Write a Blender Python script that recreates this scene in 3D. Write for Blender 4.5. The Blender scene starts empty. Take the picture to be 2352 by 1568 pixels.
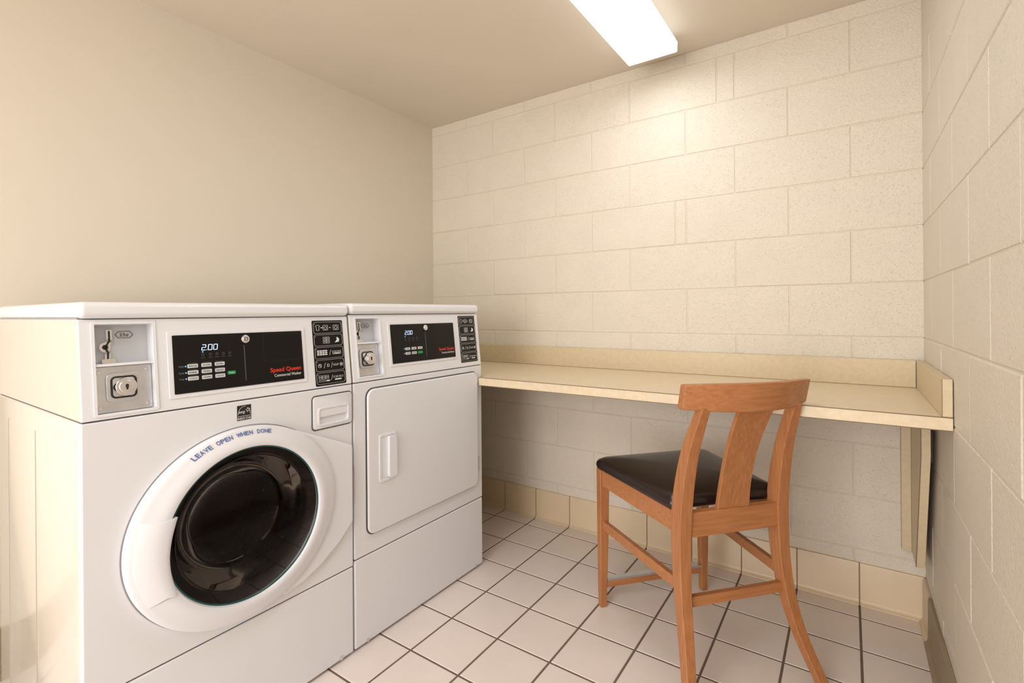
import bpy, bmesh, math, random
from mathutils import Matrix, Vector
random.seed(3)
S=bpy.context.scene
COL=S.collection
S.view_settings.view_transform='Standard'

# ------------------------------------------------------------ materials
def lin(c):
    return tuple(((v/255)/12.92 if v/255<=.04045 else ((v/255+.055)/1.055)**2.4) for v in c)
def mat(name,rgb,rough=.5,metal=0,noise=0,nscale=8,bump=0,bscale=60,spec=.5,emit=None,estr=0,coat=0,bdist=.002,stretch=None,detail=3,bdetail=4):
    m=bpy.data.materials.new(name);m.use_nodes=True;nt=m.node_tree;N=nt.nodes;L=nt.links
    b=N['Principled BSDF'];c=lin(rgb)
    b.inputs['Base Color'].default_value=(*c,1);b.inputs['Roughness'].default_value=rough
    b.inputs['Metallic'].default_value=metal;b.inputs['Specular IOR Level'].default_value=spec
    b.inputs['Coat Weight'].default_value=coat
    tc=N.new('ShaderNodeTexCoord');src=tc.outputs['Object']
    if stretch:
        mp=N.new('ShaderNodeMapping');mp.inputs['Scale'].default_value=stretch;L.new(src,mp.inputs['Vector']);src=mp.outputs['Vector']
    if noise:
        n=N.new('ShaderNodeTexNoise');n.inputs['Scale'].default_value=nscale;n.inputs['Detail'].default_value=detail
        L.new(src,n.inputs['Vector'])
        r=N.new('ShaderNodeValToRGB');r.color_ramp.elements[0].position=.3;r.color_ramp.elements[1].position=.7
        r.color_ramp.elements[0].color=(*[max(0,x*(1-noise)) for x in c],1)
        r.color_ramp.elements[1].color=(*[min(1,x*(1+noise)) for x in c],1)
        L.new(n.outputs['Fac'],r.inputs['Fac']);L.new(r.outputs['Color'],b.inputs['Base Color'])
    if bump:
        n2=N.new('ShaderNodeTexNoise');n2.inputs['Scale'].default_value=bscale;n2.inputs['Detail'].default_value=bdetail
        L.new(src,n2.inputs['Vector'])
        bp=N.new('ShaderNodeBump');bp.inputs['Strength'].default_value=bump;bp.inputs['Distance'].default_value=bdist
        L.new(n2.outputs['Fac'],bp.inputs['Height']);L.new(bp.outputs['Normal'],b.inputs['Normal'])
    if emit:
        b.inputs['Emission Color'].default_value=(*lin(emit),1);b.inputs['Emission Strength'].default_value=estr
    return m
M={}
M['plaster']=mat('painted_plaster',(220,211,196),.5,noise=.012,nscale=2,bump=.05,bscale=90)
M['ceil']=mat('ceiling_paint',(224,213,196),.6,noise=.015,nscale=2,bump=.05,bscale=120)
M['joint']=mat('painted_mortar',(213,203,187),.55,bump=.3,bscale=80)
M['tile']=mat('floor_tile',(235,223,217),.32,noise=.03,nscale=5,bump=.1,bscale=60)
M['grout']=mat('grout',(118,100,88),.85,noise=.1,nscale=30)
M['btile']=mat('base_tile',(216,195,164),.35,noise=.03,nscale=4)
M['bgrout']=mat('base_grout',(140,116,90),.8)
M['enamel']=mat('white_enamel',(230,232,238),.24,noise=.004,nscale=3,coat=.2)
M['enamel_side_shade']=mat('side_shaded_enamel',(212,205,196),.2,noise=.004,nscale=3,coat=.3)  # white enamel darkened to cream: side shade and wall reflection put into the colour
M['rib']=mat('cabinet_crease',(176,169,160),.3)
M['plastic']=mat('white_plastic',(230,232,239),.3)
M['seam']=mat('dark_seam',(92,90,90),.7)
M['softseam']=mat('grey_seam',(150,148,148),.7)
M['black']=mat('black_panel',(8,8,9),.35,spec=.3)
M['steel']=mat('steel',(214,218,226),.34,metal=1,noise=.07,nscale=25,bump=.1,bscale=80)
M['chrome']=mat('chrome',(225,226,230),.14,metal=1)
M['recess']=mat('grey_recess',(200,202,208),.35)
M['dark']=mat('dark_slot',(30,28,28),.5)
M['drum']=mat('drum_steel',(100,95,93),.25,metal=1,noise=.2,nscale=20)
M['rubber']=mat('dark_gasket',(16,15,16),.45)
M['rim']=mat('black_glass_rim',(6,6,7),.2)
M['ringm']=mat('dark_metal_ring',(80,78,80),.15,metal=1)
M['teal']=mat('teal_glass_edge',(24,84,82),.15)
M['lam']=mat('laminate',(222,206,177),.32,noise=.05,nscale=70,detail=8)
M['lamedge']=mat('laminate_edge_line',(120,98,72),.6)
M['lamdark']=mat('laminate_support',(209,192,160),.4,noise=.05,nscale=70,detail=6)
M['seat']=mat('black_vinyl',(36,24,22),.25,bump=.05,bscale=220)
M['red']=mat('red_print',(215,50,38),.4)
M['white']=mat('white_print',(225,226,228),.4)
M['key']=mat('pale_key',(205,208,212),.4)
M['green']=mat('green_key',(20,150,85),.4)
M['greyp']=mat('grey_print',(110,114,120),.5)
M['blue']=mat('blue_print',(92,116,172),.5)
M['digit']=mat('lit_digit',(190,220,255),.4,emit=(190,220,255),estr=.9)
M['led']=mat('blue_led',(90,170,255),.4,emit=(90,170,255),estr=1.2)
M['lens']=mat('lamp_lens',(255,255,255),.4,emit=(252,253,255),estr=1.6)
M['lampm']=mat('lamp_metal',(240,240,240),.4)
def blockmat():
    m=mat('painted_block',(222,213,199),.45,noise=.02,nscale=7);nt=m.node_tree;N=nt.nodes;L=nt.links;b=N['Principled BSDF']
    tc=N.new('ShaderNodeTexCoord')
    n1=N.new('ShaderNodeTexNoise');n1.inputs['Scale'].default_value=130;n1.inputs['Detail'].default_value=6;n1.inputs['Roughness'].default_value=.6
    n2=N.new('ShaderNodeTexNoise');n2.inputs['Scale'].default_value=230;n2.inputs['Detail'].default_value=2
    r=N.new('ShaderNodeMapRange');r.inputs['From Min'].default_value=.26;r.inputs['From Max'].default_value=.36
    a=N.new('ShaderNodeMath');a.operation='MULTIPLY_ADD';a.inputs[1].default_value=.5
    L.new(tc.outputs['Object'],n1.inputs['Vector']);L.new(tc.outputs['Object'],n2.inputs['Vector'])
    L.new(n2.outputs['Fac'],r.inputs['Value']);L.new(r.outputs['Result'],a.inputs[0]);L.new(n1.outputs['Fac'],a.inputs[2])
    bp=N.new('ShaderNodeBump');bp.inputs['Strength'].default_value=.8;bp.inputs['Distance'].default_value=.0034
    L.new(a.outputs['Value'],bp.inputs['Height']);L.new(bp.outputs['Normal'],b.inputs['Normal']);return m
M['block']=blockmat()
def wood(name,a,b_,sc):
    m=bpy.data.materials.new(name);m.use_nodes=True;nt=m.node_tree;N=nt.nodes;L=nt.links;b=N['Principled BSDF']
    tc=N.new('ShaderNodeTexCoord');mp=N.new('ShaderNodeMapping');mp.inputs['Scale'].default_value=sc
    n=N.new('ShaderNodeTexNoise');n.inputs['Scale'].default_value=1.6;n.inputs['Detail'].default_value=6;n.inputs['Distortion'].default_value=.3
    r=N.new('ShaderNodeValToRGB');r.color_ramp.elements[0].position=.3;r.color_ramp.elements[1].position=.72
    r.color_ramp.elements[0].color=(*lin(a),1);r.color_ramp.elements[1].color=(*lin(b_),1)
    L.new(tc.outputs['Object'],mp.inputs['Vector']);L.new(mp.outputs['Vector'],n.inputs['Vector']);L.new(n.outputs['Fac'],r.inputs['Fac'])
    L.new(r.outputs['Color'],b.inputs['Base Color']);b.inputs['Roughness'].default_value=.38
    return m
WA,WB=(163,105,64),(186,126,80)
M['wood']=wood('cherry_wood',WA,WB,(80,80,5))
M['woodh']=wood('cherry_wood_h',WA,WB,(5,80,80))
def glass(name,tint,gl=.5,ro=.04,ior=1.45):
    m=bpy.data.materials.new(name);m.use_nodes=True;nt=m.node_tree;N=nt.nodes;L=nt.links
    N.remove(N['Principled BSDF']);o=N['Material Output']
    t=N.new('ShaderNodeBsdfTransparent');t.inputs['Color'].default_value=(*tint,1)
    g=N.new('ShaderNodeBsdfGlossy');g.inputs['Roughness'].default_value=ro;g.inputs['Color'].default_value=(gl,gl,gl,1)
    fr=N.new('ShaderNodeFresnel');fr.inputs['IOR'].default_value=ior
    mx=N.new('ShaderNodeMixShader');L.new(fr.outputs['Fac'],mx.inputs['Fac']);L.new(t.outputs['BSDF'],mx.inputs[1]);L.new(g.outputs['BSDF'],mx.inputs[2])
    L.new(mx.outputs['Shader'],o.inputs['Surface']);return m
M['shield']=glass('smoked_shield',(.56,.53,.52),.35,.03,1.3)
M['bowl']=glass('glass_bowl',(.75,.74,.73),.55,.03,1.42)

# ------------------------------------------------------------ helpers
def mk(name,verts,faces,material,T=None,bevel=0,seg=3,smooth=35,parent=None,kind=None,label=None):
    me=bpy.data.meshes.new(name)
    if T is not None: verts=[T@Vector(v) for v in verts]
    me.from_pydata([tuple(v) for v in verts],[],faces)
    bm=bmesh.new();bm.from_mesh(me);bmesh.ops.recalc_face_normals(bm,faces=bm.faces);bm.to_mesh(me);bm.free()
    mats=material if isinstance(material,(list,tuple)) else [material]
    for m in mats: me.materials.append(m)
    ob=bpy.data.objects.new(name,me);COL.objects.link(ob)
    if smooth:
        me.shade_smooth();me.set_sharp_from_angle(angle=math.radians(smooth))
    if bevel:
        md=ob.modifiers.new('b','BEVEL');md.width=bevel;md.segments=seg;md.limit_method='ANGLE';md.angle_limit=math.radians(35)
        md.harden_normals=True
    if parent is not None: par(ob,parent)
    if kind: ob['kind']=kind
    if label: ob['label']=label
    return ob
def par(ob,p):
    ob.parent=p
    if p.type=='EMPTY' and not p.get('local'): ob.matrix_parent_inverse=Matrix.Translation(-p.location)
def empty(name,loc,label,cat,rot=0,local=False):
    e=bpy.data.objects.new(name,None);COL.objects.link(e);e.location=loc;e.rotation_euler=(0,0,rot)
    e.empty_display_size=.1;e['label']=label;e['category']=cat
    if local:e['local']=1
    return e
def boxg(x0,x1,y0,y1,z0,z1):
    v=[(x,y,z) for z in(z0,z1) for x,y in((x0,y0),(x1,y0),(x1,y1),(x0,y1))]
    return v,[(3,2,1,0),(4,5,6,7),(0,1,5,4),(1,2,6,5),(2,3,7,6),(3,0,4,7)]
def box(name,x0,x1,y0,y1,z0,z1,material,**k):
    v,f=boxg(x0,x1,y0,y1,z0,z1);return mk(name,v,f,material,**k)
def join(parts):
    V=[];Fc=[]
    for v,f in parts:
        o=len(V);V+=list(v);Fc+=[tuple(i+o for i in q) for q in f]
    return V,Fc
def prism(poly,a,b):
    n=len(poly);v=[(p[0],p[1],a) for p in poly]+[(p[0],p[1],b) for p in poly]
    return v,[tuple(range(n))[::-1],tuple(range(n,2*n))]+[(i,(i+1)%n,n+(i+1)%n,n+i) for i in range(n)]
def rr(x0,y0,x1,y1,r,n=6):
    o=[]
    for cx,cy,a in((x1-r,y1-r,0),(x0+r,y1-r,90),(x0+r,y0+r,180),(x1-r,y0+r,270)):
        for i in range(n+1):
            t=math.radians(a+90*i/n);o.append((cx+r*math.cos(t),cy+r*math.sin(t)))
    return o
def frame(x0,y0,x1,y1,r,w,a,b):
    o=rr(x0,y0,x1,y1,r);i=rr(x0+w,y0+w,x1-w,y1-w,max(r-w,.0005));n=len(o)
    v=[(*p,a) for p in o]+[(*p,a) for p in i]+[(*p,b) for p in o]+[(*p,b) for p in i];f=[]
    for k in range(n):
        j=(k+1)%n
        f+=[(k,n+k,n+j,j),(2*n+k,2*n+j,3*n+j,3*n+k),(k,j,2*n+j,2*n+k),(n+k,3*n+k,3*n+j,n+j)]
    return v,f
def circ(cx,cy,r,n=32): return [(cx+r*math.cos(2*math.pi*i/n),cy+r*math.sin(2*math.pi*i/n)) for i in range(n)]
def strip(pts,w,a,b):
    P=[]
    for (x0,y0),(x1,y1) in zip(pts,pts[1:]):
        d=Vector((x1-x0,y1-y0));l=d.length or 1e-6;d/=l;nx,ny=-d.y*w/2,d.x*w/2;ex,ey=d.x*w/3,d.y*w/3
        P.append(prism([(x0-ex-nx,y0-ey-ny),(x1+ex-nx,y1+ey-ny),(x1+ex+nx,y1+ey+ny),(x0-ex+nx,y0-ey+ny)],a,b))
    return join(P)
def lathe(prof,n=96,closed=False):
    V=[];Fc=[]
    for p in prof:
        r,o,cx,cy=p[:4];ry=p[4] if len(p)>4 else r
        for i in range(n):
            t=2*math.pi*i/n;V.append((cx+r*math.cos(t),cy+ry*math.sin(t),o))
    m=len(prof);rng=range(m if closed else m-1)
    for k in rng:
        k2=(k+1)%m
        for i in range(n):
            j=(i+1)%n;Fc.append((k*n+i,k*n+j,k2*n+j,k2*n+i))
    return V,Fc
def loft(secs):
    V=[];Fc=[];n=len(secs[0])
    for s in secs: V+=s
    for k in range(len(secs)-1):
        for i in range(n):
            j=(i+1)%n;Fc.append((k*n+i,k*n+j,(k+1)*n+j,(k+1)*n+i))
    Fc.append(tuple(range(n))[::-1]);Fc.append(tuple(range((len(secs)-1)*n,len(secs)*n)))
    return V,Fc
def textg(s,size,bold=0,sx=1,align='LEFT',space=1):
    cu=bpy.data.curves.new('t','FONT');cu.body=s;cu.size=size;cu.align_x=align;cu.extrude=.0002;cu.offset=bold;cu.resolution_u=3
    cu.space_character=space
    ob=bpy.data.objects.new('t',cu);COL.objects.link(ob)
    dg=bpy.context.evaluated_depsgraph_get();dg.update()
    me=bpy.data.meshes.new_from_object(ob.evaluated_get(dg))
    V=[(v.co.x*sx,v.co.y,v.co.z) for v in me.vertices];Fc=[tuple(p.vertices) for p in me.polygons]
    bpy.data.objects.remove(ob);bpy.data.curves.remove(cu);bpy.data.meshes.remove(me)
    return V,Fc
def fit_text(s,x0,x1,y,h,o,bold=0):
    V,Fc=textg(s,1,bold)
    xs=[v[0] for v in V];a,b=min(xs),max(xs);t=.73
    return [(x0+(v[0]-a)/(b-a)*(x1-x0),y+v[1]/t*h,o+(.0003 if v[2]>0 else 0)) for v in V],Fc
def seven(x,y,w,h,o,gap):
    P=[];t=w*.17;sl=.14
    seg={'A':((0,1),(1,1)),'B':((1,1),(1,.5)),'C':((1,.5),(1,0)),'D':((0,0),(1,0)),'E':((0,.5),(0,0)),'F':((0,1),(0,.5)),'G':((0,.5),(1,.5))}
    for i,s in enumerate(('ABGED','ABCDEF','ABCDEF')):
        x0=x+i*(w+gap)+(gap*.5 if i else 0)
        for q in s:
            (a,b),(c,d)=seg[q];m=.08
            ax,ay,cx,cy=a+(c-a)*m,b+(d-b)*m,c+(a-c)*m,d+(b-d)*m
            P.append(strip([(x0+ax*w+ay*h*sl,y+ay*h),(x0+cx*w+cy*h*sl,y+cy*h)],t,o,o+.0004))
    P.append(prism(circ(x+w+gap*.62,y+.0002,t*.6,10),o,o+.0004))
    return join(P)
def cut(ob,V,Fc,T=None):
    me=bpy.data.meshes.new('c')
    if T is not None: V=[T@Vector(v) for v in V]
    me.from_pydata([tuple(v) for v in V],[],Fc)
    bm=bmesh.new();bm.from_mesh(me);bmesh.ops.recalc_face_normals(bm,faces=bm.faces);bm.to_mesh(me);bm.free()
    c=bpy.data.objects.new('c',me);COL.objects.link(c)
    md=ob.modifiers.new('x','BOOLEAN');md.operation='DIFFERENCE';md.object=c;md.solver='EXACT'
    dg=bpy.context.evaluated_depsgraph_get();dg.update()
    nm=bpy.data.meshes.new_from_object(ob.evaluated_get(dg))
    ob.modifiers.clear();old=ob.data;ob.data=nm;nm.name=old.name
    bpy.data.objects.remove(c)
    nm.shade_smooth();nm.set_sharp_from_angle(angle=math.radians(35))

# ------------------------------------------------------------ room
XL,XR,YB,YF,ZC=-2.1734,.2234,2.2965,-3.2,2.292
C=.2032
def blocks(name,u0,u1,joints,place,mats):
    g=.0021;parts=[];dp=.0027
    for k in range(12):
        z0=k*C+g;z1=min((k+1)*C-g,ZC-.001)
        if z1-z0<.01: continue
        js=[u0]+[j for j in joints(k) if u0+.02<j<u1-.02]+[u1]
        for a,b in zip(js,js[1:]):
            e=.0034
            A=a+(g if a!=u0 else -e);B=b-(g if b!=u1 else -e)
            if B-A<.01: continue
            V=[];w=[random.uniform(-.0012,.0012) for _ in range(4)];dd=random.uniform(-.0012,.0003)
            for o,i in((-.02,0),(-dp*.9,0),(-dp*.35,e*.45),(dd,e)):
                V+=[place(A+i,z0+i+w[0],o),place(B-i,z0+i+w[1],o),place(B-i,z1-i+w[2],o),place(A+i,z1-i+w[3],o)]
            Fc=[(12,13,14,15)]
            for s in(0,4,8):
                for q in range(4):
                    r=(q+1)%4;Fc.append((s+q,s+r,s+4+r,s+4+q))
            parts.append((V,Fc))
    V,Fc=join(parts);nb=len(Fc)
    v=[place(u0,0,-dp),place(u1,0,-dp),place(u1,ZC,-dp),place(u0,ZC,-dp),place(u0,0,-.08),place(u1,0,-.08),place(u1,ZC,-.08),place(u0,ZC,-.08)]
    f=[(0,1,2,3),(7,6,5,4),(0,4,5,1),(1,5,6,2),(2,6,7,3),(3,7,4,0)]
    V,Fc=join([(V,Fc),(v,f)])
    ob=mk(name,V,Fc,mats,smooth=0,kind='structure')
    for i in range(nb,len(Fc)): ob.data.polygons[i].material_index=1
    return ob
E=[-1.892,-1.482,-1.075,-.606,-.198];O=[-1.698,-1.286,-.873,-.40,.012]
def jb(k):
    j=list(E if k%2 else O)
    if k==7: j.append(-.655)
    if k==10: j.append(-.472)
    return sorted(j)
wb=blocks('wall_back',XL,XR,jb,lambda u,z,o:(u,YB-o,z),[M['block'],M['joint']])
def jr(k):
    off=2.2965-(.19 if k%2 else .395)
    return sorted(off-.4064*i for i in range(14))
wr=blocks('wall_right',YF,YB,jr,lambda u,z,o:(XR-o,u,z),[M['block'],M['joint']])
box('wall_left',XL-.08,XL,YF,YB+.08,0,ZC,M['plaster'],kind='structure')
box('wall_front',XL-.08,XR+.08,YF-.08,YF,0,ZC,M['plaster'],kind='structure')
box('ceiling',XL-.08,XR+.08,YF-.08,YB+.08,ZC,ZC+.08,M['ceil'],kind='structure')
t=.2062;gx=-1.0027;gy=1.3617;g=.0036
parts=[]
for i in range(-6,7):
    for j in range(-24,6):
        x0=max(gx+i*t+g,XL);x1=min(gx+(i+1)*t-g,XR);y0=max(gy+j*t+g,YF);y1=min(gy+(j+1)*t-g,YB)
        if x1-x0<.01 or y1-y0<.01: continue
        e=.0015;V=[]
        for z,q in((-.004,0),(-.0012,0),(0,e)):
            V+=[(x0+q,y0+q,z),(x1-q,y0+q,z),(x1-q,y1-q,z),(x0+q,y1-q,z)]
        Fc=[(8,9,10,11)]
        for s in(0,4):
            for q in range(4):
                r=(q+1)%4;Fc.append((s+q,s+r,s+4+r,s+4+q))
        parts.append((V,Fc))
V,Fc=join(parts);nb=len(Fc);V,Fc=join([(V,Fc),boxg(XL-.08,XR+.08,YF-.08,YB+.08,-.08,-.0018)])
fl=mk('floor',V,Fc,[M['tile'],M['grout']],smooth=0,kind='structure')
for i in range(nb,len(Fc)): fl.data.polygons[i].material_index=1
prof=[(0,0),(.022,0),(.0215,.003),(.014,.008),(.0105,.018),(.010,.148),(.007,.155),(0,.156)]
def base(name,u0,u1,js,place):
    parts=[];g2=.0022
    js=[u0]+[j for j in js if u0+.01<j<u1-.01]+[u1]
    for a,b in zip(js,js[1:]):
        secs=[[place(u,o,z) for o,z in prof] for u in(a+g2,b-g2)];parts.append(loft(secs))
    V,Fc=join(parts);nb=len(Fc)
    V,Fc=join([(V,Fc),loft([[place(u,o*.9-.0004,z*.995) for o,z in prof] for u in(u0,u1)])])
    ob=mk(name,V,Fc,[M['btile'],M['bgrout']],smooth=40,kind='structure')
    for i in range(nb,len(Fc)): ob.data.polygons[i].material_index=1
base('baseboard_back',XL,XR,[gx+i*t for i in range(-6,7)],lambda u,o,z:(u,YB-o,z))
base('baseboard_right',YF,YB-.012,[2.14-i*t for i in range(0,27)],lambda u,o,z:(XR-o,u,z))
base('baseboard_left',YF,YB-.012,[2.14-i*t for i in range(0,27)],lambda u,o,z:(XL+o,u,z))

# ------------------------------------------------------------ ceiling lamp
lf=empty('ceiling_lamp',(-.69,1.495,ZC),'long fluorescent ceiling lamp with a glowing white lens','lamp')
pr=[(-.798,2.250),(-.800,2.212),(-.797,2.209),(-.590,2.209),(-.587,2.212),(-.585,2.250)]
def xz(poly,y0,y1): return loft([[(x,y,z) for x,z in poly] for y in(y0,y1)])
V,Fc=xz(pr,.893,2.1025);mk('lamp_lens',V,Fc,M['lens'],parent=lf)
box('housing',-.775,-.612,.90,2.092,2.250,ZC-.0005,M['lampm'],parent=lf,bevel=.002)
for y in(.889,2.1022):
    V,Fc=xz(pr,y,y+.004);mk('end_cap',V,Fc,M['lampm'],parent=lf)

# ------------------------------------------------------------ counter
ct=empty('countertop',(-.55,1.99,.80),'speckled cream laminate wall counter with backsplash beside the machines','counter')
YC=1.694
poly=[(XL+.002,1.745),(-1.338,1.745),(-1.338,YC),(XR-.001,YC),(XR-.001,YB-.001),(XL+.002,YB-.001)]
V,Fc=prism(poly,.802,.8365);mk('worktop',V,Fc,M['lam'],parent=ct,bevel=.0008,seg=1)
box('edge_trim',-1.338,XR-.001,YC-.0012,YC+.001,.835,.8372,M['lamedge'],parent=ct)
box('edge_trim',-1.338,XR-.001,YC-.0012,YC+.001,.8008,.8028,M['lamedge'],parent=ct)
box('backsplash',XL+.002,XR-.024,YB-.021,YB-.001,.837,.936,M['lamdark'],parent=ct,bevel=.0015,seg=1)
box('side_splash',XR-.023,XR-.001,YC,YB-.022,.837,.936,M['lamdark'],parent=ct,bevel=.0015,seg=1)
box('edge_trim',XR-.0235,XR-.0225,YC-.0012,YC,.837,.936,M['lamedge'],parent=ct)
sb=empty('shelf_bracket',(.19,2.2,.25),'cream laminate gusset bracket holding up the counter at the wall','bracket')
yz=[(1.965,.8005),(1.965,.665),(2.125,.255),(2.2555,.255),(2.2555,.8005)]
V,Fc=loft([[(x,y,z) for y,z in yz] for x in(.182,.206)]);mk('gusset',V,Fc,M['lamdark'],parent=sb,bevel=.001,seg=1)
box('cleat',.154,.182,2.256,YB-.0005,.252,.8005,M['lamdark'],parent=sb,bevel=.001,seg=1)
mk('edge_strip',*loft([[(x,y-.0015,z) for y,z in yz[:3]]+[(x,y,z) for y,z in yz[:3]][::-1] for x in(.1812,.1832)]),M['lamedge'],parent=sb)

# ------------------------------------------------------------ machines
FX=-1.350;BX=-2.085
MF=Matrix(((0,0,1,FX),(1,0,0,0),(0,1,0,0),(0,0,0,1)))
tilt=math.atan(.024/.223);ca,sa=math.cos(tilt),math.sin(tilt)
Z0=.888
MP=Matrix(((0,-sa,ca,FX+sa*Z0),(1,0,0,0),(0,ca,sa,Z0-Z0*ca),(0,0,0,1)))
def onp(name,g,m,parent,**k): return mk(name,g[0],g[1],M[m] if isinstance(m,str) else m,T=MP,parent=parent,**k)
def onf(name,g,m,parent,**k): return mk(name,g[0],g[1],M[m] if isinstance(m,str) else m,T=MF,parent=parent,**k)

def coin_box(cp,y0,y1,z0,z1,zd):
    onp('coin_bezel',frame(y0-.006,z0-.006,y1+.006,z1+.006,.005,.006,-.001,.0022),'plastic',cp,smooth=35)
    onp('coin_recess',prism([(y0,z0),(y1,z0),(y1,z1),(y0,z1)],-.0335,-.032),'recess',cp)
    onp('coin_shelf',prism([(y0,zd-.003),(y1,zd-.003),(y1,zd+.003),(y0,zd+.003)],-.032,.0005),'plastic',cp)
    onp('lock_plate',prism([(y0+.001,z0+.001),(y1-.001,z0+.001),(y1-.001,zd-.004),(y0+.001,zd-.004)],-.020,-.016),'steel',cp,label='brushed steel lock plate')
    cx=(y0+y1)/2-.002;cz=(z0+zd)/2+.002
    onp('lock_surround',prism(rr(cx-.033,cz-.033,cx+.033,cz+.033,.013),-.016,-.011),'steel',cp,bevel=.003)
    onp('lock_housing',frame(cx-.025,cz-.025,cx+.025,cz+.025,.010,.004,-.012,-.009),'dark',cp,bevel=.001)
    V,Fc=join([prism(circ(cx,cz,.0205),-.012,.006),prism(circ(cx,cz,.0145),.0055,.009)])
    onp('lock_cylinder',(V,Fc),'chrome',cp,bevel=.0015,smooth=35)
    onp('keyhole',prism(circ(cx,cz+.0025,.0032,16)[:9]+[(cx-.0014,cz-.007),(cx+.0014,cz-.007)],.009,.0096),'dark',cp)
    for a in(y0+.009,y1-.009):
        for b in(z0+.012,zd-.015): onp('screw',prism(circ(a,b,.0045,16),-.016,-.0135),'chrome',cp,bevel=.001)
    sx=y0+.030;top=z1-.014
    pts=[(sx+.004,top),(sx+.004,top-.022),(sx-.003,top-.034),(sx-.003,top-.040),(sx+.001,top-.048),(sx,zd+.012)]
    onp('coin_slide',join([strip(pts,.011,-.032,-.026),prism(circ(sx-.004,top-.036,.011,20),-.032,-.0265),prism(rr(sx-.012,zd+.004,sx+.014,zd+.014,.003),-.032,-.022)]),'chrome',cp)
    onp('coin_slot',join([strip(pts,.0035,-.026,-.0255),prism(circ(sx-.004,top-.036,.0055,16),-.0265,-.0255)]),'dark',cp)
    lx=y0+.064;lz=z1-.022;w=.034;h=.0075
    hexa=[(lx-w/2,lz),(lx-w/2+.006,lz+h),(lx+w/2-.006,lz+h),(lx+w/2,lz),(lx+w/2-.006,lz-h),(lx-w/2+.006,lz-h),(lx-w/2,lz)]
    onp('price_label',join([strip(hexa,.0009,-.032,-.0312),fit_text('25¢',lx-.009,lx+.009,lz-.0035,.0075,-.0318,.003)]),'dark',cp)

def picto(cp,y0,y1,z0,z1):
    onp('instruction_plate',prism(rr(y0,z0,y1,z1,.004),0,.0015),'black',cp)
    P=[];h=(z1-z0-.006)/5;w=y1-y0;a_,b_=.0015,.0019
    X=lambda f:y0+w*f
    def fr(x0,c0,x1,c1,r=.0015,t=.0008): P.append(frame(x0,c0,x1,c1,r,t,a_,b_))
    def so(x0,c0,x1,c1): P.append(prism(rr(x0,c0,x1,c1,.0008,2),a_,b_))
    def st(pts,t=.0008): P.append(strip(pts,t,a_,b_))
    for i in range(5):
        b=z1-.003-(i+1)*h
        fr(y0+.004,b+.002,y1-.004,b+h-.002,.007,.0006)
        c=b+h/2
        so(X(.06),c-.0005+h*.3,X(.10),c+h*.3+.0005)
        if i==0:
            x=X(.17);st([(x-.008,c+.005),(x-.003,c+.008),(x+.003,c+.008),(x+.008,c+.005),(x+.0045,c+.002),(x+.0045,c-.008),(x-.0045,c-.008),(x-.0045,c+.002),(x-.008,c+.005)])
            st([(X(.27),c),(X(.34),c)],.0022)
            fr(X(.34),c-.008,X(.50),c+.008,.002);P.append(frame(X(.42)-.005,c-.006,X(.42)+.005,c+.004,.0049,.0009,a_,b_))
            st([(X(.54),c),(X(.60),c)],.0014)
            fr(X(.68),c-.008,X(.86),c+.008,.002);P.append(frame(X(.77)-.0055,c-.006,X(.77)+.0055,c+.005,.0052,.0011,a_,b_))
        elif i==1:
            for a in range(2):
                for q in range(2): fr(X(.32+.11*a),c-.010+.0105*q,X(.42+.11*a),c-.0005+.0105*q,.001,.0007);so(X(.35+.11*a),c-.006+.0105*q,X(.39+.11*a),c-.004+.0105*q)
            P.append(prism([(X(.70),c-.009),(X(.84),c-.007),(X(.86),c+.002),(X(.80),c+.008),(X(.76),c+.007),(X(.78),c+.001)],a_,b_))
        elif i==2:
            for a in range(4):
                for q in range(3): so(X(.10+.085*a),c-.007+.0058*q,X(.17+.085*a),c-.003+.0058*q)
            st([(X(.50),c-.008),(X(.55),c+.008)])
            for a in range(3):
                for q in range(2): fr(X(.60+.10*a),c-.006+.006*q,X(.685+.10*a),c-.0015+.006*q,.001,.0007)
            so(X(.66),c-.0055,X(.84),c-.003)
        elif i==3:
            x=X(.16);P.append(frame(x-.006,c-.006,x+.006,c+.006,.0059,.0009,a_,b_));st([(x-.003,c+.004),(x+.004,c-.004)]);st([(x-.003,c),(x+.003,c+.003)])
            st([(X(.29),c-.008),(X(.34),c+.008)])
            P.append(fit_text('D',X(.40),X(.47),c-.005,.010,.0015))
            st([(X(.53),c-.008),(X(.57),c+.008)])
            st([(X(.60),c+.003),(X(.62),c-.002),(X(.75),c-.002),(X(.77),c+.003)],.001)
            for k in range(3): st([(X(.635+.045*k),c),(X(.655+.045*k),c+.003)],.0007)
            P.append(frame(X(.82),c-.0055,X(.82)+.011,c+.0055,.0054,.0009,a_,b_));so(X(.85),c-.002,X(.89),c+.002)
        else:
            for a in range(3):
                for q in range(2): fr(X(.10+.11*a),c-.002+.006*q,X(.20+.11*a),c+.003+.006*q,.001,.0007)
            fr(X(.10),c-.010,X(.31),c-.005,.001,.0007);so(X(.34),c-.010,X(.45),c-.006);st([(X(.50),c-.008),(X(.55),c+.008)])
            for a in range(3): fr(X(.58+.11*a),c-.001,X(.68+.11*a),c+.004,.001,.0007)
            so(X(.62),c-.009,X(.84),c-.005)
    onp('instruction_symbols',join(P),'white',cp)

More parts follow.
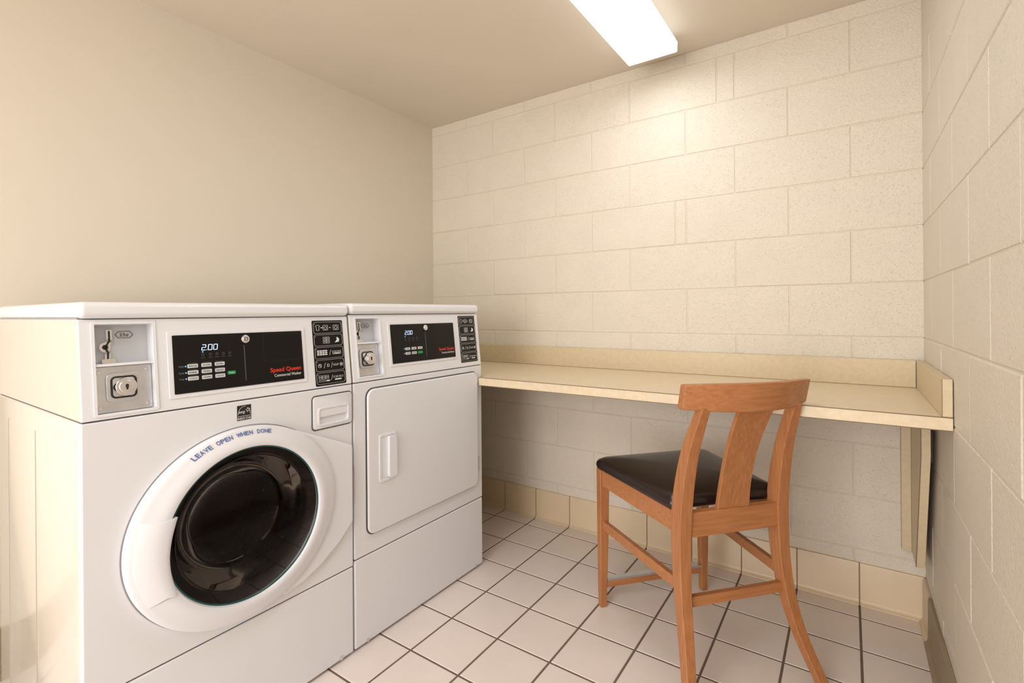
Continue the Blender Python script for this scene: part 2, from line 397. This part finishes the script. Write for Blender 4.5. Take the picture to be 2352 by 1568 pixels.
def machine(y0,y1,zl,zt,zk,label,cat,name):
    root=empty(name,((FX+BX)/2,(y0+y1)/2,0),label,cat)
    body=box('body',BX,FX-.0215,y0,y1,.012,.8865,M['enamel_side_shade'],parent=root,bevel=.004)
    prof=[(BX,.8895),(FX,.8895),(FX-.0235,zl-.002),(BX,zl-.002)]
    cp=mk('control_panel',*loft([[(x,y,z) for x,z in prof] for y in(y0,y1)]),[M['enamel'],M['enamel_side_shade']],parent=root)
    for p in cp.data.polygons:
        if abs(p.normal.y)>.9: p.material_index=1  # side faces take the enamel with the shade coloured in
    box('seam',BX+.01,FX-.006,y0+.003,y1-.003,.8855,.8905,M['seam'],parent=root)
    box('lid_seam',BX+.01,FX-.032,y0+.003,y1-.003,zl-.003,zl+.002,M['softseam'],parent=root)
    box('lid',BX-.003,FX-.012,y0-.0015,y1+.0015,zl-.0002,zt,M['enamel'],parent=root,bevel=.014,seg=5)
    fp=box('front_panel',FX-.021,FX,y0,y1,zk+.002,.8865,M['enamel'],parent=root)
    kp=box('kick_panel',FX-.021,FX,y0,y1,.008,zk-.0015,M['enamel'],parent=root,bevel=.005,seg=4)
    box('kick_seam',FX-.03,FX-.004,y0+.003,y1-.003,zk-.003,zk+.003,M['seam'],parent=root)
    for y in(y0+.05,y1-.05): onf('foot_screw',prism(circ(y,.016,.006,16),0,.004),'steel',root)
    for y in(y0+.06,y1-.06):
        for x in(FX-.06,BX+.06):
            V,Fc=prism(circ(x,y,.018,16),0,.013);mk('levelling_foot',V,Fc,M['rubber'],parent=root)
    return root,body,cp,fp

def keys(cp,cols,rows,w,h,skip=()):
    for i,r in enumerate(rows):
        for j,c in enumerate(cols):
            if (i,j) not in skip: onp('key',prism(rr(c-w/2,r-h/2,c+w/2,r+h/2,.0015,3),.004,.0052),'key',cp)

# ---- washer
wy0,wy1=.345,1.0375
W,wbody,wcp,wfp=machine(wy0,wy1,1.112,1.149,.288,'white front-loading coin-operated washer with round dark door glass','washing machine','washing_machine')
GC=(.691,.563);GR=.1995
cut(wbody,*prism(circ(*GC,.207,72),-.36,.01),T=MF)
cut(wfp,*prism(circ(*GC,.207,72),-.1,.02),T=MF)
cy0,cy1,cz0,cz1=.374,.484,.902,1.100
cut(wcp,*prism([(cy0,cz0),(cy1,cz0),(cy1,cz1),(cy0,cz1)],-.035,.02),T=MP)
for o in(wcp,wfp):
    md=o.modifiers.new('b','BEVEL');md.width=.003;md.segments=2;md.limit_method='ANGLE';md.angle_limit=math.radians(50);md.harden_normals=True
coin_box(wcp,cy0,cy1,cz0,cz1,1.009)
onp('display_bezel',prism(rr(.512,.915,.878,1.079,.004),0,.0025),'plastic',wcp,bevel=.001)
onp('display_panel',prism(rr(.523,.925,.867,1.069,.002),.0025,.004),'black',wcp)
onp('display_lettering',fit_text('Speed Queen',.764,.858,.954,.0125,.004,.018),'red',wcp,label='bold red lettering')
onp('display_caption',fit_text('Commercial Washer',.775,.858,.940,.0085,.004),'white',wcp,label='thin white lettering')
onp('display_digits',seven(.588,1.029,.0088,.0135,.004,.0042),'digit',wcp,label='glowing pale blue digits 2.00')
onp('display_frame',frame(.748,.985,.864,1.064,.002,.0008,.004,.0043),'dark',wcp)
onp('panel_line',prism([(.694,.94),(.6952,.94),(.6952,1.036),(.694,1.036)],.004,.0044),'greyp',wcp)
onp('panel_lock',join([prism(circ(.698,1.052,.011),.004,.009),prism(circ(.698,1.052,.008),.0085,.011)]),'chrome',wcp,bevel=.001)
onp('panel_lock_mark',frame(.693,1.047,.703,1.057,.005,.0015,.011,.0114),'dark',wcp)
keys(wcp,(.565,.597,.629),(.991,.975,.960),.024,.0095)
onp('start_key',prism(rr(.648,.9605,.668,.9695,.0015,3),.004,.0052),'green',wcp)
P=[]
for i,x in enumerate((.590,.608,.624,.640,.656)):
    P.append(frame(x-.0025,1.0145,x+.0025,1.0200,.0015,.0005,.004,.0044));P.append(prism([(x-.0045,1.0095),(x+.0045,1.0095),(x+.0045,1.0102),(x-.0045,1.0102)],.004,.0044))
for c in(.565,.597,.629):
    for r in(.991,.975,.960): P.append(strip([(c-.009,r+.007),(c+.009,r+.007)],.0005,.004,.0044))
for r,s in((.991,'Wash'),(.975,'Cycle'),(.960,'Temp')): P.append(fit_text(s,.533,.545,r-.002,.0045,.004))
onp('display_icons',join(P),'greyp',wcp)
P=[]
for r,ws in zip((.991,.975,.960),(('REGULAR','TO CLEAN','EXTRA'),('NORMAL','SYNTHETIC','DELICATE'),('COLD','WARM','HOT'))):
    for c,wd in zip((.565,.597,.629),ws): P.append(fit_text(wd,c-.009,c+.009,r-.002,.004,.0052))
onp('key_lettering',join(P),'dark',wcp)
onp('start_lettering',fit_text('START',.651,.665,.963,.0035,.0052),'white',wcp)
for x,z in((.549,.991),(.549,.975),(.549,.960),(.590,1.0245)): onp('indicator_light',prism(circ(x,z,.0016,12),.004,.0046),'led',wcp)
picto(wcp,.906,1.016,.895,1.099)
onf('energy_label',prism([(.669,.834),(.706,.834),(.706,.874),(.669,.874)],0,.0008),'dark',W,label='small black square energy badge')
def arcp(cx,cy,rx,ry,a,b,n=14): return [(cx+rx*math.cos(math.radians(a+(b-a)*i/n)),cy+ry*math.sin(math.radians(a+(b-a)*i/n))) for i in range(n+1)]
st=[(.6975+.0062*(1 if i%2==0 else .42)*math.sin(math.radians(36*i-12)),.8605+.0062*(1 if i%2==0 else .42)*math.cos(math.radians(36*i-12))) for i in range(10)]
onf('energy_mark',join([strip(st+[st[0]],.0009,.0008,.0012),strip(arcp(.6875,.8495,.0160,.0215,0,48,6),.0009,.0008,.0012),strip(arcp(.6875,.8495,.0160,.0215,75,180),.0009,.0008,.0012),
  fit_text('energy',.6735,.6895,.8530,.0085,.0008,.0),fit_text('ENERGY STAR',.6700,.7050,.8360,.0060,.0008,.006),strip([(.6705,.8450),(.7045,.8450)],.0010,.0008,.0012)]),'white',W)
sd=onf('soap_drawer',prism(rr(.893,.764,1.0345,.864,.010),0,.0035),'plastic',W,bevel=.002)
onf('drawer_seam',frame(.889,.760,1.036,.868,.013,.004,.0,.0008),'seam',sd)
cut(sd,*prism(rr(.914,.778,1.016,.824,.009),-.001+.0005,.02),T=MF)
onf('drawer_grip',join([frame(.908,.772,1.022,.830,.012,.006,.0034,.0070),prism(rr(.912,.800,1.018,.826,.008),.001,.005)]),'plastic',sd,bevel=.001)
# door
DC=(.686,.5615);RX,RY=.273,.255
fr_=[(1,.0015),(1,.014),(.996,.0180),(.986,.0210),(.94,.0245),(.90,.0280),(.86,.0320),(.82,.0350),(.785,.0355),(.765,.034),(.755,.028),(.750,.018),(.745,-.02),(.80,-.02),(.90,.0010)]
def ring_geo(q):
    f=max(0,min(1,(1-q)/.25));rx=RX*q;ry=RY*q
    k=(GR/(RX*.75))*f+(1-f);k2=(GR/(RY*.75))*f+(1-f)
    return rx*k,ry*k2,DC[0]+(GC[0]-DC[0])*f,DC[1]+(GC[1]-DC[1])*f
def ring_h(q):
    pts=fr_[1:10]
    for (a,b),(c2,d) in zip(pts,pts[1:]):
        if c2<=q<=a: return d+(b-d)*(q-c2)/(a-c2)
    return .035 if q<.8 else .014
def rp(q,t,off=0):
    rx,ry,cx,cy=ring_geo(q);return (cx+rx*math.cos(t),cy+ry*math.sin(t),ring_h(q)+off)
prof=[]
for q,o in fr_:
    rx,ry,cx,cy=ring_geo(q);prof.append((rx,o,cx,cy,ry))
V1=lathe(prof,128,True)
inner=[(DC[0]+.236*math.cos(math.radians(a)),DC[1]+.236*math.sin(math.radians(a))) for a in range(-66,75,4)]
outer=[(.745,.808),(.800,.792),(.860,.766),(.94,.731),(1.030,.690),(1.030,.443),(.975,.391),(.91,.349),(.85,.324),(.79,.312)]
V2=prism(outer+inner,0,.015)
door=onf('door',V1,'plastic',W)
onf('door_wing',V2,'plastic',door,bevel=.009,seg=4)
onf('door_gap_shade',lathe([(RX*.97,.0004,*DC,RY*.97),(RX*1.010,.0004,*DC,RY*1.010),(RX*1.010,.0010,*DC,RY*1.010),(RX*.97,.0010,*DC,RY*.97)],128,True),'softseam',W)  # thin grey ring painting the shadow around the door's outer edge
onf('glass_edge',lathe([(GR+.0003+.0028*math.cos(a),.0262+.002*math.sin(a),*GC) for a in [i*math.pi/4 for i in range(8)]],96,True),'teal',door,label='thin teal glass edge')
onf('glass_rim',lathe([(GR-.001,.020,*GC),(.188,.016,*GC),(.178,.008,*GC),(.174,-.01,*GC),(.196,-.012,*GC)]),'rim',door,label='black ring around the glass')
onf('door_glass',lathe([(GR-.001,.026,*GC),(.185,.029,*GC),(.15,.033,*GC),(.10,.037,*GC),(.05,.039,*GC),(.001,.040,*GC)]),'shield',door,label='smoked dark glass')
bw=[(.178,.006),(.172,-.008),(.166,-.024),(.160,-.036),(.157,-.046),(.151,-.056),(.146,-.070),(.139,-.080),(.128,-.092),(.120,-.096),(.108,-.106),(.095,-.110),(.080,-.116),(.05,-.120),(.001,-.121)]
onf('glass_bowl',lathe([(r,o,*GC) for r,o in bw]),'bowl',door,smooth=60)
onf('bowl_ring',lathe([(.1735+.0022*math.cos(a),.0075+.0022*math.sin(a),*GC) for a in [i*math.pi/4 for i in range(8)]],96,True),'ringm',door,label='dark polished metal ring')
onf('door_gasket',lathe([(.202,-.005,*GC),(.196,-.012,*GC),(.188,-.030,*GC),(.192,-.05,*GC),(.205,-.06,*GC)]),'rubber',W)
drum=onf('drum',lathe([(.205,-.06,*GC),(.205,-.33,*GC),(.19,-.345,*GC),(.001,-.35,*GC)]),'drum',W)
P=[]
for k in range(36):
    a=2*math.pi*k/36
    for q in range(5):
        c,s=math.cos(a),math.sin(a);P.append(prism(circ(GC[0]+c*.2035,GC[1]+s*.2035,.0035,6),-.10-.045*q,-.092-.045*q))
hl=onf('drum_holes',join(P),'rubber',W);hl['kind']='stuff'
for k in range(3):
    a=math.radians(30+120*k);c,s=math.cos(a),math.sin(a)
    onf('drum_lifter',prism([(GC[0]+c*.202-s*.02,GC[1]+s*.202+c*.02),(GC[0]+c*.202+s*.02,GC[1]+s*.202-c*.02),(GC[0]+c*.165,GC[1]+s*.165)],-.33,-.065),'rubber',W)
n1=17;rows=[]
for i in range(n1):
    u=i/(n1-1);ang=math.radians(160+(208-160)*u)
    yi=.514-.017*math.sin(math.pi*u);zi=DC[1]+(RY*.75)*math.sin(ang)*1.18;hi=.0405
    rows.append([rp(.975,ang,-.002),rp(.955,ang,.0005),rp(.90,ang,.0028),rp(.84,ang,.0042),(yi-.010,zi,hi-.001),(yi-.003,zi,hi-.003),(yi,zi,hi-.007),(yi,zi,.022)])
V=[p for r in rows for p in r];m=len(rows[0]);Fc=[(i*m+j,i*m+j+1,(i+1)*m+j+1,(i+1)*m+j) for i in range(n1-1) for j in range(m-1)]
Fc+=[tuple(range(m)),tuple(range((n1-1)*m,n1*m)),]+[(i*m,(i+1)*m,(i+1)*m+m-1,i*m+m-1) for i in range(n1-1)]
onf('door_handle',(V,Fc),'plastic',door,smooth=40)
word='LEAVE OPEN WHEN DONE';P=[];a0,a1=122,77
for i,chh in enumerate(word):
    if chh==' ': continue
    a=math.radians(a0+(a1-a0)*i/(len(word)-1));w=.0088 if chh!='I' else .0035
    if chh=='W': w=.0110
    V,Fc=fit_text(chh,-w/2,w/2,-.0060,.0125,0,.022)
    P.append(([rp(.936+v[1]/RY,a-v[0]/.245,.0006+v[2]) for v in V],Fc))
onf('door_lettering',join(P),'blue',door,label='faded blue arched lettering',smooth=0)
onf('door_hinge',join([prism([(1.0305,.50),(1.0355,.50),(1.0355,.62),(1.0305,.62)],0,.012)]),'steel',W)
for x in(-1.70,-1.975): box('side_rib',x,x+.0035,wy0-.0012,wy0+.001,.03,.83,M['rib'],parent=W,bevel=.0005,seg=1)

# ---- dryer
dy0,dy1=1.0435,1.7285
D,dbody,dcp,dfp=machine(dy0,dy1,1.117,1.154,.302,'white coin-operated tumble dryer with square door next to the washer','tumble dryer','tumble_dryer')
cy0,cy1,cz0,cz1=1.070,1.172,.907,1.103
cut(dcp,*prism([(cy0,cz0),(cy1,cz0),(cy1,cz1),(cy0,cz1)],-.035,.02),T=MP)
for o in(dcp,dfp):
    md=o.modifiers.new('b','BEVEL');md.width=.003;md.segments=2;md.limit_method='ANGLE';md.angle_limit=math.radians(50);md.harden_normals=True
coin_box(dcp,cy0,cy1,cz0,cz1,1.019)
onp('display_bezel',prism(rr(1.206,.927,1.570,1.089,.004),0,.0025),'plastic',dcp,bevel=.001)
onp('display_panel',prism(rr(1.217,.937,1.559,1.079,.002),.0025,.004),'black',dcp)
onp('display_lettering',fit_text('Speed Queen',1.462,1.552,.969,.0115,.004,.018),'red',dcp,label='bold red lettering')
onp('display_caption',fit_text('Commercial Dryer',1.476,1.552,.956,.0078,.004),'white',dcp,label='thin white lettering')
onp('display_digits',seven(1.285,1.040,.0088,.0135,.004,.0042),'digit',dcp,label='glowing pale blue digits 2.00')
onp('display_frame',frame(1.44,.998,1.555,1.074,.002,.0008,.004,.0043),'dark',dcp)
onp('panel_line',prism([(1.390,.95),(1.3912,.95),(1.3912,1.045),(1.390,1.045)],.004,.0044),'greyp',dcp)
onp('panel_lock',join([prism(circ(1.392,1.063,.011),.004,.009),prism(circ(1.392,1.063,.008),.0085,.011)]),'chrome',dcp,bevel=.001)
keys(dcp,(1.293,1.325,1.357),(.987,.970),.024,.0095,skip=((1,2),))
onp('start_key',prism(rr(1.345,.9655,1.369,.9745,.0015,3),.004,.0052),'green',dcp)
P=[]
for x in(1.285,1.305,1.325,1.345):
    P.append(frame(x-.0025,1.0225,x+.0025,1.028,.0015,.0005,.004,.0044));P.append(prism([(x-.0045,1.0168),(x+.0045,1.0168),(x+.0045,1.0175),(x-.0045,1.0175)],.004,.0044))
onp('display_icons',join(P),'greyp',dcp)
P=[fit_text(wd,c-.008,c+.008,r-.002,.0038,.0052) for r,ws in((.987,('HIGH','MED','LOW')),(.970,('TEMP','NO HEAT'))) for c,wd in zip((1.293,1.325,1.357),ws)]
onp('key_lettering',join(P),'dark',dcp)
for x,z in((1.276,.987),(1.276,.970),(1.285,1.033)): onp('indicator_light',prism(circ(x,z,.0016,12),.004,.0046),'led',dcp)
picto(dcp,1.595,1.706,.908,1.107)
onf('door_gap_shade',frame(1.0905,.3635,1.6945,.8655,.032,.006,0,.0008),'seam',D)
dd=onf('door',prism(rr(1.0945,.3675,1.6905,.8615,.029),0,.010),'enamel',D,bevel=.006,seg=4)
onf('door_recess_frame',frame(1.139,.533,1.218,.700,.010,.010,.009,.0130),'plastic',dd,bevel=.002)
onf('door_handle',join([prism(rr(1.178,.545,1.212,.688,.006),.0095,.022),prism([(1.148,.545),(1.18,.545),(1.18,.688),(1.148,.688)],.0095,.0105)]),'plastic',dd,bevel=.003)
for z0,z1 in((.742,.810),(.424,.488)):
    onf('door_hinge',join([prism([(1.6955,z0),(1.7075,z0),(1.7075,z1),(1.6955,z1)],0,.0035),prism(circ(1.701,z0+.012,.003,12),.0030,.005),prism(circ(1.701,z1-.012,.003,12),.0030,.005)]),'steel',D,label='small steel hinge')

# ------------------------------------------------------------ chair
ch=empty('dining_chair',(-.466,1.752,0),'honey-brown wooden side chair with dark vinyl seat at the counter','chair',rot=math.radians(48.5),local=True)
def cpart(name,g,m,**k):
    return mk(name,g[0],g[1],M[m],parent=ch,**k)
def post(secs): return loft([[(x-a,y-b,z),(x+a,y-b,z),(x+a,y+b,z),(x-a,y+b,z)] for x,y,z,a,b in secs])
def smoothsecs(keys_,n=5):
    out=[]
    for i in range(len(keys_)-1):
        p0=keys_[max(i-1,0)];p1=keys_[i];p2=keys_[i+1];p3=keys_[min(i+2,len(keys_)-1)]
        for k in range(n):
            u=k/n;out.append(tuple(.5*((2*b)+(-a+c)*u+(2*a-5*b+4*c-d)*u*u+(-a+3*b-3*c+d)*u**3) for a,b,c,d in zip(p0,p1,p2,p3)))
    out.append(tuple(keys_[-1]));return out
for s in(-1,1):
    cpart('leg',post([(s*.219,.226,0,.0125,.0125),(s*.2165,.223,.30,.017,.017),(s*.2155,.222,.524,.019,.019)]),'wood',bevel=.003)
    fx=.205 if s<0 else .232
    cpart('leg',post(smoothsecs([(s*fx,-.318 if s<0 else -.335,0,.014,.016),(s*(.183 if s<0 else .197),-.266,.16,.016,.018),(s*.175,-.235,.32,.018,.021),(s*.169,-.225,.52,.020,.025),(s*.163,-.256,.70,.018,.021),(s*.153,-.312,.85,.014,.016)])),'wood',bevel=.003)
def rail(p0,p1,th,z0,z1,th2=None):
    d=Vector((p1[0]-p0[0],p1[1]-p0[1],0)).normalized();n=Vector((-d.y,d.x,0))*th/2
    return loft([[tuple(Vector((p[0],p[1],z0))-n),tuple(Vector((p[0],p[1],z0))+n),tuple(Vector((p[0],p[1],z1))+n),tuple(Vector((p[0],p[1],z1))-n)] for p in(p0,p1)])
cpart('apron',rail((-.200,.226),(.200,.226),.022,.462,.523),'woodh',bevel=.002)
cpart('apron',rail((-.155,-.230),(.155,-.230),.024,.455,.528),'woodh',bevel=.002)
for s in(-1,1):
    cpart('apron',rail((s*.2165,.21),(s*.172,-.21),.022,.462,.523),'woodh',bevel=.002)
    cpart('stretcher',rail((s*.2165,.215),(s*.176,-.225),.018,.297,.330),'woodh',bevel=.002)
cpart('stretcher',rail((-.165,-.240),(.165,-.240),.018,.256,.286),'woodh',bevel=.002)
cpart('stretcher',rail((-.206,.225),(.206,.225),.020,.072,.097),'woodh',bevel=.002)
cpart('foot_strip',rail((-.203,.225),(.203,.225),.026,.0972,.1045),'steel',bevel=.0008,label='pale metal strip on the front stretcher')
secs=[]
for i in range(25):
    x=-.211+.422*i/24;u=x/.211;y=-.357+.066*u*u;h=.006*abs(u)**3
    secs.append([(x,y-.0125+.010,.838+.005*u*u),(x,y+.0125+.010,.838+.005*u*u),(x,y+.0125-.008,.921-h),(x,y-.0125-.008,.921-h)])
cpart('crest_rail',loft(secs),'woodh',bevel=.005,seg=4)
cpart('back_splat',loft([[(-w,y-.007,z),(w,y-.007,z),(w,y+.007,z),(-w,y+.007,z)] for w,y,z in smoothsecs([(.056,-.230,.525),(.053,-.242,.60),(.052,-.268,.70),(.056,-.310,.80),(.058,-.339,.85)],4)]),'wood',bevel=.002)
out=[]
cor=[(.248,.252,.045),(-.245,.252,.045),(-.190,-.203,.02),(.197,-.205,.02)]
for idx,(x,y,r) in enumerate(cor):
    pv=Vector(cor[idx-1][:2]);nx=Vector(cor[(idx+1)%4][:2]);p=Vector((x,y));a=p+(pv-p).normalized()*r;b=p+(nx-p).normalized()*r
    for i in range(9):
        u=i/8;out.append((1-u)**2*a+2*u*(1-u)*p+u*u*b)
    for i in range(1,8): out.append(b.lerp(nx+(b-nx).normalized()*cor[(idx+1)%4][2],i/8))
cen=Vector((0,.02))
secs=[[(*(cen+(p-cen)*s),z) for p in out] for s,z in((.97,.5245),(.995,.529),(1.003,.538),(.998,.547),(.975,.556),(.92,.564),(.8,.571),(.6,.576),(.3,.578),(.01,.5785))]
cpart('seat_cushion',loft(secs),'seat',smooth=60,label='padded very dark brown vinyl seat')

# ------------------------------------------------------------ lights
def area(name,loc,rot,sx,sy,power,col=(.965,.98,1)):
    l=bpy.data.lights.new(name,'AREA');l.shape='RECTANGLE';l.size=sx;l.size_y=sy;l.energy=power;l.color=col
    o=bpy.data.objects.new(name,l);COL.objects.link(o);o.location=loc;o.rotation_euler=rot;return o
area('lamp_glow',(-.69,1.495,2.204),(0,0,0),.18,1.18,5.5,(.95,.975,1))
area('overhead_fill_light',(-.70,-1.0,2.27),(0,0,0),1.2,1.2,21,(.94,.97,1))  # unseen overhead fill, added behind the camera
area('rear_fill_light',(-.75,-3.1,1.2),(math.radians(92),0,0),2.0,2.0,84,(.985,.98,.975))  # large unseen fill lamp, added at the room's rear to brighten shaded areas
w=bpy.data.worlds.new('World');S.world=w;w.use_nodes=True
w.node_tree.nodes['Background'].inputs[0].default_value=(1,.98,.95,1);w.node_tree.nodes['Background'].inputs[1].default_value=.3

# ------------------------------------------------------------ camera
f,yaw,s0,cyy,H=1129.7334,.5998,-.0077,718.24,1.1176
Fv=Vector((-math.sin(yaw),math.cos(yaw),0));Rv=Vector((math.cos(yaw),math.sin(yaw),0));Uv=Vector((0,0,1))
c,s=math.cos(s0),math.sin(s0)
R2=Rv*c+Uv*s;U2=Uv*c-Rv*s
cam=bpy.data.cameras.new('camera');co=bpy.data.objects.new('camera',cam);COL.objects.link(co)
co.matrix_world=Matrix(((R2.x,U2.x,-Fv.x,0),(R2.y,U2.y,-Fv.y,0),(R2.z,U2.z,-Fv.z,H),(0,0,0,1)))
cam.sensor_width=36;cam.sensor_fit='HORIZONTAL';cam.lens=f*36/2352;cam.shift_y=-(784-cyy)/2352;cam.clip_start=.02
S.camera=co
